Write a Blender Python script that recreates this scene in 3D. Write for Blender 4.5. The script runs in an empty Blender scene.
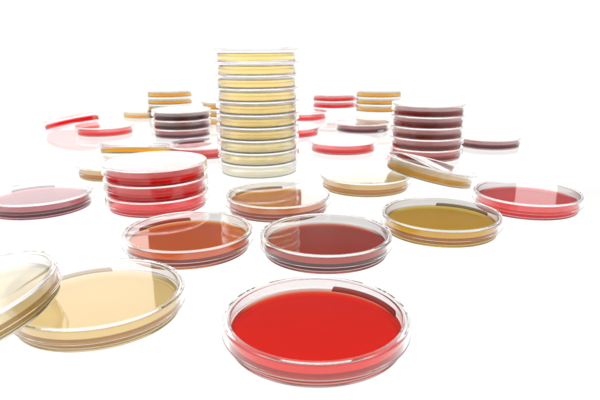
import bpy, bmesh, math, random
from mathutils import Vector, Matrix
random.seed(7)
S = bpy.context.scene
COL = S.collection
MM = 0.001

# ------------------------------------------------------------------ materials
def new_mat(name):
    m = bpy.data.materials.new(name); m.use_nodes = True
    nt = m.node_tree; nt.nodes.clear()
    out = nt.nodes.new('ShaderNodeOutputMaterial')
    return m, nt, out

def plastic(name):
    """clear polystyrene: refractive, with faint moulding waviness"""
    m, nt, out = new_mat(name)
    g = nt.nodes.new('ShaderNodeBsdfGlass')
    g.inputs['IOR'].default_value = 1.39
    g.inputs['Roughness'].default_value = 0.0
    g.inputs['Color'].default_value = (1, 1, 1, 1)
    tc = nt.nodes.new('ShaderNodeTexCoord')
    nz = nt.nodes.new('ShaderNodeTexNoise'); nz.inputs['Scale'].default_value = 30; nz.inputs['Detail'].default_value = 1.5
    bp = nt.nodes.new('ShaderNodeBump'); bp.inputs['Strength'].default_value = 0.02; bp.inputs['Distance'].default_value = 0.0012
    nt.links.new(tc.outputs['Object'], nz.inputs['Vector'])
    nt.links.new(nz.outputs['Fac'], bp.inputs['Height'])
    nt.links.new(bp.outputs['Normal'], g.inputs['Normal'])
    nt.links.new(g.outputs[0], out.inputs['Surface'])
    return m

def agar_mat(name, body, trans, thick=5.2, cloud=0.55, back=0.08):
    """nutrient gel: partly clear with absorption (trans = transmittance over `thick` mm), partly cloudy"""
    m, nt, out = new_mat(name)
    rf = nt.nodes.new('ShaderNodeBsdfGlass'); rf.inputs['IOR'].default_value = 1.18
    rf.inputs['Roughness'].default_value = 0.28; rf.inputs['Color'].default_value = (1, 1, 1, 1)
    tl = nt.nodes.new('ShaderNodeBsdfTranslucent'); tl.inputs['Color'].default_value = (*body, 1)
    df = nt.nodes.new('ShaderNodeBsdfDiffuse'); df.inputs['Color'].default_value = (*body, 1)
    m0 = nt.nodes.new('ShaderNodeMixShader'); m0.inputs[0].default_value = back
    nt.links.new(tl.outputs[0], m0.inputs[1]); nt.links.new(df.outputs[0], m0.inputs[2])
    m1 = nt.nodes.new('ShaderNodeMixShader')
    tc = nt.nodes.new('ShaderNodeTexCoord')
    nz = nt.nodes.new('ShaderNodeTexNoise'); nz.inputs['Scale'].default_value = 38; nz.inputs['Detail'].default_value = 4
    mr = nt.nodes.new('ShaderNodeMapRange')
    mr.inputs['From Min'].default_value = 0.3; mr.inputs['From Max'].default_value = 0.7
    mr.inputs['To Min'].default_value = cloud * 0.94; mr.inputs['To Max'].default_value = min(1, cloud * 1.06)
    nt.links.new(tc.outputs['Object'], nz.inputs['Vector']); nt.links.new(nz.outputs['Fac'], mr.inputs['Value'])
    nt.links.new(mr.outputs[0], m1.inputs[0])
    nt.links.new(rf.outputs[0], m1.inputs[1]); nt.links.new(m0.outputs[0], m1.inputs[2])
    nt.links.new(m1.outputs[0], out.inputs['Surface'])
    # absorption
    sig = [-math.log(max(t, 1e-4)) / (thick * MM) for t in trans]
    k = max(sig) * 1.02 + 1e-6
    va = nt.nodes.new('ShaderNodeVolumeAbsorption')
    va.inputs['Density'].default_value = k
    va.inputs['Color'].default_value = (*[1 - s / k for s in sig], 1)
    nt.links.new(va.outputs[0], out.inputs['Volume'])
    return m

REFL_MATS = {}
def refl_mat(kind):
    if kind not in REFL_MATS:
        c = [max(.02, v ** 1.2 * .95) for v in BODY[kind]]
        REFL_MATS[kind] = agar_mat('reflected_' + kind + '_agar', c, c, thick=1.6, cloud=0.5, back=0.4)  # darker gel colour, painted for the reflection strips on the walls
    return REFL_MATS[kind]
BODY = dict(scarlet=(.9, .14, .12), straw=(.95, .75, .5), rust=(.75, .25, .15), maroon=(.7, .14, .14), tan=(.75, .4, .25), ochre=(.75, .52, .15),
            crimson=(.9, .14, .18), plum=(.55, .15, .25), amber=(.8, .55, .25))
PL = plastic('clear_polystyrene')
AG = {  # name: (cloudy body colour, transmittance)
    'scarlet':  agar_mat('scarlet_agar', (1.0, 0.17, 0.08), (0.97, 0.055, 0.016), cloud=0.22, back=0.05),
    'crimson':  agar_mat('crimson_agar', (1.0, 0.10, 0.13), (1.0, 0.085, 0.105), cloud=0.03),
    'rust':     agar_mat('rust_agar', (0.95, 0.22, 0.15), (0.88, 0.32, 0.08), cloud=0.10),
    'tan':      agar_mat('tan_agar', (0.95, 0.36, 0.22), (0.90, 0.50, 0.22), cloud=0.16),
    'maroon':   agar_mat('maroon_agar', (0.90, 0.12, 0.18), (0.66, 0.16, 0.10), cloud=0.10),
    'wine':     agar_mat('wine_agar', (0.95, 0.14, 0.13), (0.88, 0.25, 0.13), cloud=0.06),
    'ochre':    agar_mat('ochre_agar', (1.0, 0.72, 0.20), (0.96, 0.74, 0.12), cloud=0.28),
    'amber':    agar_mat('amber_agar', (1.0, 0.70, 0.26), (0.998, 0.94, 0.76), cloud=0.08),
    'straw':    agar_mat('straw_agar', (1.0, 0.72, 0.26), (0.994, 0.875, 0.56), cloud=0.28, back=0.15),
    'honey':    agar_mat('honey_agar', (1.0, 0.74, 0.30), (0.997, 0.945, 0.76), cloud=0.15),
    'cream':    agar_mat('cream_agar', (1.0, 0.87, 0.58), (0.999, 0.980, 0.918), cloud=0.03, back=0.3),
    'ivory':    agar_mat('ivory_agar', (1.0, 0.90, 0.66), (1.0, 0.988, 0.945), cloud=0.03, back=0.3),
    'pale':     agar_mat('pale_cream_agar', (1.0, 0.94, 0.78), (1.0, 0.996, 0.975), cloud=0.02, back=0.3),
    'plum':     agar_mat('plum_agar', (0.90, 0.12, 0.28), (0.76, 0.22, 0.28), cloud=0.08),
    'rose':     agar_mat('rose_agar', (1.0, 0.20, 0.24), (0.996, 0.25, 0.29), cloud=0.08),
}

# ------------------------------------------------------------------ lathe meshes
NSEG = 288
def fillet(poly, n=4):
    """poly: list of (r, z, fillet radius); returns rounded profile"""
    out = []
    N = len(poly)
    for i in range(N):
        p = Vector(poly[i][:2]); rad = poly[i][2]
        if rad <= 0: out.append(p); continue
        a = Vector(poly[i - 1][:2]) - p; b = Vector(poly[(i + 1) % N][:2]) - p
        la, lb = a.length, b.length; a.normalize(); b.normalize()
        ang = a.angle(b); t = min(rad / math.tan(ang / 2), la * .49, lb * .49)
        p0, p1 = p + a * t, p + b * t
        for k in range(n + 1):
            s = k / n
            out.append(p0 * (1 - s) ** 2 + p * 2 * s * (1 - s) + p1 * s * s)
    return out

def lathe(name, prof, mat):
    """closed profile from axis to axis, points (r, z) in mm; first and last are on the axis"""
    bm = bmesh.new()
    rings = []
    for (r, z) in prof:
        if r < 1e-6:
            rings.append([bm.verts.new((0, 0, z * MM))])
        else:
            rings.append([bm.verts.new((r * MM * math.cos(2 * math.pi * k / NSEG), r * MM * math.sin(2 * math.pi * k / NSEG), z * MM)) for k in range(NSEG)])
    for a, b in zip(rings[:-1], rings[1:]):
        for k in range(NSEG):
            k2 = (k + 1) % NSEG
            if len(a) == 1: vs = (a[0], b[k], b[k2])
            elif len(b) == 1: vs = (a[k], b[0], a[k2])
            else: vs = (a[k], b[k], b[k2], a[k2])
            bm.faces.new(vs)
    bmesh.ops.recalc_face_normals(bm, faces=bm.faces)
    for f in bm.faces: f.smooth = True
    me = bpy.data.meshes.new(name); bm.to_mesh(me); bm.free()
    me.materials.append(mat)
    return me

H = 13.8; PIT = 13.5
BASE_P = fillet([(0, 0.35, 0), (40.2, 0.35, 0.15), (40.8, 0.0, 0.15), (42.6, 0.0, 0.7), (43.0, 12.30, 0.45), (41.8, 12.30, 0.45), (41.5, 1.35, 0.8), (0, 1.35, 0)])
# guard rings on both sides of flat areas keep smooth normals flat
def guard(p):
    q = []
    for i, v in enumerate(p):
        q.append((v[0], v[1]))
        if i + 1 < len(p):
            w = p[i + 1]
            d = math.hypot(w[0] - v[0], w[1] - v[1])
            if d > 3:
                e = 0.12 / d
                q.append((v[0] + (w[0] - v[0]) * e, v[1] + (w[1] - v[1]) * e))
                q.append((w[0] + (v[0] - w[0]) * e, w[1] + (v[1] - w[1]) * e))
    return q
LID_P = fillet([(0, 12.40, 0), (44.5, 12.40, 0.7), (44.7, 5.6, 0.2), (46.0, 5.45, 0.4), (46.0, 6.5, 0.3), (45.75, 6.9, 0.3), (45.7, 13.85, 1.1), (43.55, 13.85, 0.55), (43.35, 13.5, 0.15), (0, 13.5, 0)])
ME_BASE = lathe('base', guard(BASE_P), PL)
ME_LID = lathe('lid', guard(LID_P), PL)
def agar_profile(top):
    R = 41.6; fl = 1.28     # the gel wets the floor and wall
    return guard(fillet([(0, fl, 0), (R - .08, fl, 0.8), (R + .12, top + 0.55, 0.05), (R - 0.35, top + 0.5, 0.1), (R - 1.6, top, 0.6), (0, top, 0)]))
AGAR_ME = {}
def agar_mesh(kind, top):
    key = (kind, top)
    if key not in AGAR_ME: AGAR_ME[key] = lathe('agar', agar_profile(top), AG[kind])
    return AGAR_ME[key]

def refl_strip_mesh(kind, top, a0, a1, h):
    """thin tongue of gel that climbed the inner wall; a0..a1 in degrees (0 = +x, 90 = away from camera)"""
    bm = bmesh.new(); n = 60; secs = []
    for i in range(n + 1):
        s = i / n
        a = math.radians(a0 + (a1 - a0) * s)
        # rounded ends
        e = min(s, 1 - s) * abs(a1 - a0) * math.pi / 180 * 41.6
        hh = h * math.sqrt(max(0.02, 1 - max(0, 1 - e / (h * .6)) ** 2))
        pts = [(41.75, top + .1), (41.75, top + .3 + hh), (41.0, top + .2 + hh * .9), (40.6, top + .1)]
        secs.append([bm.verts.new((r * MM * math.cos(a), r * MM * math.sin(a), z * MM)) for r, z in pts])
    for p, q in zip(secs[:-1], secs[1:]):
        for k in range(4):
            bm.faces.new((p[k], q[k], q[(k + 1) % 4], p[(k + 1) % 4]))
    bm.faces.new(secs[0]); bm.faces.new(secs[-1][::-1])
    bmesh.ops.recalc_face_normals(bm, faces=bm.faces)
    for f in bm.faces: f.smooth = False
    me = bpy.data.meshes.new('agar_reflection'); bm.to_mesh(me); bm.free()
    me.materials.append(refl_mat(kind)); return me

def patch_mesh(a0, a1, z0, z1):
    """small thin speckled grey strip on the outside of the base wall"""
    bm = bmesh.new(); secs = []
    for i in range(13):
        a = math.radians(a0 + (a1 - a0) * i / 12); c, sn = math.cos(a), math.sin(a)
        secs.append([bm.verts.new((r * MM * c, r * MM * sn, z * MM)) for r, z in ((43.02, z0), (43.16, z0), (43.16, z1), (43.02, z1))])
    for p, q in zip(secs[:-1], secs[1:]):
        for k in range(4): bm.faces.new((p[k], q[k], q[(k + 1) % 4], p[(k + 1) % 4]))
    bm.faces.new(secs[0]); bm.faces.new(secs[-1][::-1]); bmesh.ops.recalc_face_normals(bm, faces=bm.faces)
    me = bpy.data.meshes.new('wall_patch'); bm.to_mesh(me); bm.free(); me.materials.append(PATCH); return me
PATCH, _nt, _out = new_mat('speckled_grey_patch')
_d = _nt.nodes.new('ShaderNodeBsdfDiffuse'); _n = _nt.nodes.new('ShaderNodeTexNoise'); _n.inputs['Scale'].default_value = 600
_r = _nt.nodes.new('ShaderNodeValToRGB'); _r.color_ramp.elements[0].position = .42; _r.color_ramp.elements[0].color = (.25, .25, .28, 1)
_r.color_ramp.elements[1].position = .55; _r.color_ramp.elements[1].color = (.8, .8, .8, 1)
_c = _nt.nodes.new('ShaderNodeTexCoord'); _nt.links.new(_c.outputs['Object'], _n.inputs['Vector'])
_nt.links.new(_n.outputs['Fac'], _r.inputs[0]); _nt.links.new(_r.outputs[0], _d.inputs['Color']); _nt.links.new(_d.outputs[0], _out.inputs['Surface'])

def part(name, me, parent):
    o = bpy.data.objects.new(name, me); COL.objects.link(o); o.parent = parent; return o

def dish(kind, label, mat, group=None, top=6.4, refl_strip=None, rotz=None, wall_patch=None):
    t = bpy.data.objects.new('petri_dish', None); COL.objects.link(t)
    t.empty_display_size = 0.01
    t.matrix_world = mat @ Matrix.Rotation(0 if rotz is None else rotz, 4, 'Z')
    t['label'] = label; t['category'] = 'petri dish'
    t['group'] = group or 'petri dishes of culture medium on the white surface'
    b = part('base', ME_BASE, t)
    if wall_patch: part('wall_patch', patch_mesh(*wall_patch), b)
    if kind:
        a = part('agar', agar_mesh(kind, top), t)
        if refl_strip: part('agar_reflection', refl_strip_mesh(kind, top, *refl_strip), a)
    part('lid', ME_LID, t)
    return t

def at(x, y, z=0): return Matrix.Translation((x * MM, y * MM, z * MM))

# ------------------------------------------------------------------ single dishes lying flat
POS = dict(A=(7.5, 255.0), C=(-79.6, 386.5), D=(17.8, 378.0), E=(109.0, 424.5), F=(199.9, 487.0), G=(-19.3, 485.3),
           H=(65.6, 562.0), I=(58.7, 767.8), K=(263.8, 797.0), J=(-232.8, 495.5), B=(-109.1, 285.0),
           U=(7.3, 1097.0), V=(-13.5, 905.0), W=(103.6, 944.0), P=(-315.4, 927.0), M=(-202.9, 629.0),
           Y=(-307.0, 1146.0), Z=(-128.0, 745.0))
flat = [
    ('A', 'scarlet', 'bright scarlet dish in front of all others at the bottom of the photo', dict(refl_strip=(12, 76, 2.6))),
    ('B', 'straw', 'pale straw yellow dish at front left with an amber dish leaning on it', dict(refl_strip=(98, 150, 2.2))),
    ('C', 'rust', 'rust orange dish with curved reflections, just in front of the red stack', dict(refl_strip=(98, 160, 2.2))),
    ('D', 'maroon', 'brownish red dish directly behind the bright scarlet front dish', {}),
    ('E', 'ochre', 'olive ochre dish lying flat to the right of the brownish red dish', dict(refl_strip=(15, 82, 2.2))),
    ('F', 'crimson', 'crimson dish lying alone at the far right edge of the group', {}),
    ('G', 'tan', 'tan orange dish lying right in front of the tall cream stack', dict(refl_strip=(86, 160, 2.0))),
    ('H', 'straw', 'pale yellow dish lying flat under the left edge of a tilted yellow dish', {}),
    ('I', 'crimson', 'crimson dish lying flat between the tall cream stack and the dark five high stack', {}),
    ('J', 'plum', 'plum purple dish cut by the left edge of the photo', dict(refl_strip=(95, 150, 2.0))),
    ('K', 'plum', 'plum dish lying behind the right side of the dark five high stack', {}),
    ('U', 'crimson', 'pinkish red dish half hidden behind the tall cream stack, the farther of two', {}),
    ('V', 'crimson', 'pinkish red dish half hidden behind the tall cream stack, the nearer of two', {}),
    ('W', 'plum', 'pale plum dish with a grey patch, lying flat below the amber stack at the back', dict(wall_patch=(-62, -42, .8, 4.8))),
    ('P', 'crimson', 'red dish at back left with a tilted red dish resting on its left edge', {}),
    ('M', 'straw', 'straw yellow dish half hidden behind the left side of the red stack', {}),
    ('Y', 'amber', 'amber dish lying flat at back left beside the three high dark stack', dict(refl_strip=(80, 140, 2.0))),
    ('Z', 'crimson', 'red dish between the three high dark stack and the tall cream stack', dict(refl_strip=(95, 150, 2.5))),
]
for key, kind, label, kw in flat:
    dish(kind, label, at(*POS[key]), **kw)

# ------------------------------------------------------------------ stacks
ORD = {1: ['bottom'], 2: ['bottom', 'top'], 3: ['bottom', 'middle', 'top'],
       5: ['bottom', 'second from bottom', 'middle', 'second from top', 'top'],
       4: ['bottom', 'second from bottom', 'second from top', 'top'],
       10: ['bottom', 'second from bottom', 'third from bottom', 'fourth from bottom', 'fifth from bottom',
            'fifth from top', 'fourth from top', 'third from top', 'second from top', 'top']}
def stack(x, y, kinds, stem, group, top=6.4, lean=(0, 0)):
    n = len(kinds)
    for i, k in enumerate(kinds):
        word = stem[1] if isinstance(stem, tuple) and k in ('pale', None) and i == 0 else None
        colour = {'pale': 'palest cream', None: 'clear empty'}.get(k)
        name = (colour or stem[0]) + ' dish, ' + ORD[n][i] + ' of ' + stem[1]
        j = 0.35 if i else 0
        dish(k, name, at(x + lean[0] * i + random.uniform(-j, j), y + lean[1] * i + random.uniform(-j, j), PIT * i), group,
             top=round(top + random.choice((-.4, -.2, 0, .2, .4)), 2), rotz=random.uniform(0, 6.28))
stack(-128.5, 499.8, ['crimson'] * 3, ('vivid red', 'the three high red stack at front left'), 'dishes of the red stack')
stack(160.5, 720.0, ['wine'] * 5, ('dark maroon', 'the five high dark stack on the right'), 'dishes of the dark stack on the right', lean=(.25, 0))
stack(-185.0, 901.5, ['plum'] * 3, ('dark plum', 'the three high dark stack at back left'), 'dishes of the dark stack at back left')
stack(-46.4, 640.0, ['pale', 'ivory', 'ivory'] + ['cream'] * 7, ('cream yellow', 'the tall ten high stack in the centre'), 'dishes of the tall cream stack', top=9.0)
stack(70.0, 1178.0, [None, 'rose', 'rose'], ('pink', 'the small pink stack at the back'), 'dishes of the pink stack')
stack(152.0, 1110.0, [None, 'amber', 'amber', 'amber'], ('amber', 'the amber stack at back right'), 'dishes of the amber stack at back right')
stack(-254.0, 1135.0, ['pale', 'amber', 'amber', 'amber'], ('amber orange', 'the amber stack at back left'), 'dishes of the amber stack at back left')
stack(-132.0, 1048.0, ['amber'] * 3, ('light amber', 'the stack hidden behind the tall cream stack'), 'dishes of the hidden amber stack')

# ------------------------------------------------------------------ leaning dishes
def lean(host, alpha, theta, s):
    """pose of a dish leaning on the upper edge of a flat host dish; alpha = downhill azimuth (deg), theta = tilt, s = sideways shift"""
    a, th = math.radians(alpha), math.radians(theta)
    d = Vector((math.cos(a), math.sin(a), 0)); p = Vector((-math.sin(a), math.cos(a), 0))
    hx, hy = host
    zc = H + 0.12
    rr = math.sqrt(45.2 ** 2 - 0)
    r = Vector((hx, hy, 0)) + d * rr
    # low point of the foot ring touches z = 0; the underside plane passes through the contact at height zc
    along = zc / math.tan(th) - 42.0 * math.cos(th)   # horizontal distance from contact to dish centre
    c = r + d * along + p * s
    c.z = 42.0 * math.sin(th) + 0.1
    n = (Vector((0, 0, 1)) * math.cos(th) + d * math.sin(th))
    x = p.cross(n).normalized()
    R = Matrix((x, n.cross(x), n)).transposed().to_4x4()
    return Matrix.Translation(c * MM) @ R
dish('honey', 'tilted yellow dish, left edge propped on a pale yellow dish before the dark stack', lean(POS['H'], 11, 13.5, -12), rotz=1.0)
dish('amber', 'amber dish tilted edge-on behind the red stack', lean(POS['M'], 90, 11.3, 0), rotz=2.0)
dish('crimson', 'red dish tilted edge-on at far left, propped on another red dish', lean(POS['P'], 150, 14.5, 15), rotz=0.5)
dish('honey', 'amber dish cut by the left photo edge, propped on the straw yellow dish', lean(POS['B'], 200, 14.3, 8), rotz=0.5)

# ------------------------------------------------------------------ setting
def sheet(name, verts, faces, mat):
    me = bpy.data.meshes.new(name); me.from_pydata(verts, [], faces); me.materials.append(mat)
    o = bpy.data.objects.new(name, me); COL.objects.link(o); o['kind'] = 'structure'; return o

TABLE_L = 1.35
m, nt, out = new_mat('backlit_white_acrylic')
em = nt.nodes.new('ShaderNodeEmission'); em.inputs['Strength'].default_value = TABLE_L; em.inputs['Color'].default_value = (1, 0.995, 0.985, 1)
gl = nt.nodes.new('ShaderNodeBsdfGlossy'); gl.inputs['Roughness'].default_value = 0.02
fr = nt.nodes.new('ShaderNodeFresnel'); fr.inputs['IOR'].default_value = 1.46
ad = nt.nodes.new('ShaderNodeMixShader')
nt.links.new(fr.outputs[0], ad.inputs[0]); nt.links.new(em.outputs[0], ad.inputs[1]); nt.links.new(gl.outputs[0], ad.inputs[2])
nt.links.new(ad.outputs[0], out.inputs['Surface'])
sheet('table', [(-3.0, -0.6, 0), (3.0, -0.6, 0), (3.0, 2.6, 0), (-3.0, 2.6, 0)], [(0, 1, 2, 3)], m)

m, nt, out = new_mat('white_backdrop_paper')
df = nt.nodes.new('ShaderNodeBsdfDiffuse'); df.inputs['Color'].default_value = (0.86, 0.86, 0.86, 1)
nz = nt.nodes.new('ShaderNodeTexNoise'); nz.inputs['Scale'].default_value = 30
bp = nt.nodes.new('ShaderNodeBump'); bp.inputs['Strength'].default_value = 0.02
nt.links.new(nz.outputs['Fac'], bp.inputs['Height']); nt.links.new(bp.outputs['Normal'], df.inputs['Normal'])
nt.links.new(df.outputs[0], out.inputs['Surface'])
bw, bh, by = 3.0, 0.50, 2.5
sheet('backdrop', [(-bw, by, -0.02), (bw, by, -0.02), (bw, by, bh), (-bw, by, bh),
                   (-bw, by + .02, -0.02), (bw, by + .02, -0.02), (bw, by + .02, bh), (-bw, by + .02, bh)],
      [(0, 1, 2, 3), (5, 4, 7, 6), (3, 2, 6, 7), (1, 5, 6, 2), (4, 0, 3, 7)], m)

def area(name, loc, target, sx, sy, power, color=(1, 1, 1), spread=180):
    l = bpy.data.lights.new(name, 'AREA'); l.shape = 'RECTANGLE'; l.size = sx; l.size_y = sy; l.energy = power; l.color = color
    l.spread = math.radians(spread)
    o = bpy.data.objects.new(name, l); COL.objects.link(o); o.location = loc
    o.rotation_euler = (Vector(target) - Vector(loc)).to_track_quat('-Z', 'Y').to_euler(); return o
# two strip lamps hung high in front of the backdrop wash it evenly
area('backdrop_strip_light', (0, 1.75, 1.6), (0, 2.5, 0.2), 5.0, 0.25, 70, spread=110)
# softboxes behind the dishes, above the picture; they show as soft patches on the lids
area('softbox_back_left', (-0.83, 1.2, 0.53), (-0.50, 0.285, 0.2), 0.96, 0.34, 1.7, (1, 0.93, 0.86))
area('softbox_low_left', (-0.88, 1.2, 0.29), (-0.25, 0.24, 0.02), 0.34, 0.13, 0.18)
area('softbox_back_centre', (0.055, 1.9, 0.37), (0, 0.485, 0), 0.10, 0.16, 0.11)
area('softbox_back_right', (0.81, 1.9, 0.40), (0.2, 0.487, 0), 0.13, 0.20, 0.06)
area('softbox_far_left', (-0.87, 1.9, 0.43), (-0.25, 0.49, 0), 0.36, 0.16, 0.22)
# large unseen overhead fill, added to lighten the gel sides
area('overhead_fill', (0, 0.6, 1.25), (0, 0.6, 0), 2.2, 1.3, 9)

W = bpy.data.worlds.new('World'); S.world = W; W.use_nodes = True
W.node_tree.nodes['Background'].inputs[0].default_value = (1, 1, 1, 1)
W.node_tree.nodes['Background'].inputs[1].default_value = 0.11

# ------------------------------------------------------------------ camera
f, pitch, h, roll = 572.6, math.radians(15.51), 0.142, math.radians(0.32)
cam = bpy.data.cameras.new('Camera'); co = bpy.data.objects.new('Camera', cam); COL.objects.link(co)
cam.sensor_width = 36; cam.lens = 36 * f / 600
cam.clip_start = 0.01; cam.clip_end = 100
fw = Vector((0, math.cos(pitch), -math.sin(pitch))); r0 = Vector((1, 0, 0)); u0 = Vector((0, math.sin(pitch), math.cos(pitch)))
rt = r0 * math.cos(roll) - u0 * math.sin(roll); up = r0 * math.sin(roll) + u0 * math.cos(roll)
M = Matrix((rt, up, -fw)).transposed().to_4x4(); M.translation = (0, 0, h)
co.matrix_world = M
cam.dof.use_dof = True; cam.dof.focus_distance = 0.40; cam.dof.aperture_fstop = 22
S.camera = co

S.view_settings.view_transform = 'Standard'; S.view_settings.look = 'None'
S.view_settings.exposure = 0; S.view_settings.gamma = 1
C = S.cycles
C.max_bounces = 1024; C.transmission_bounces = 1024; C.glossy_bounces = 1024; C.diffuse_bounces = 6; C.transparent_max_bounces = 16; C.volume_bounces = 0
C.caustics_reflective = True; C.caustics_refractive = True
C.sample_clamp_indirect = 6
C.use_denoising = True
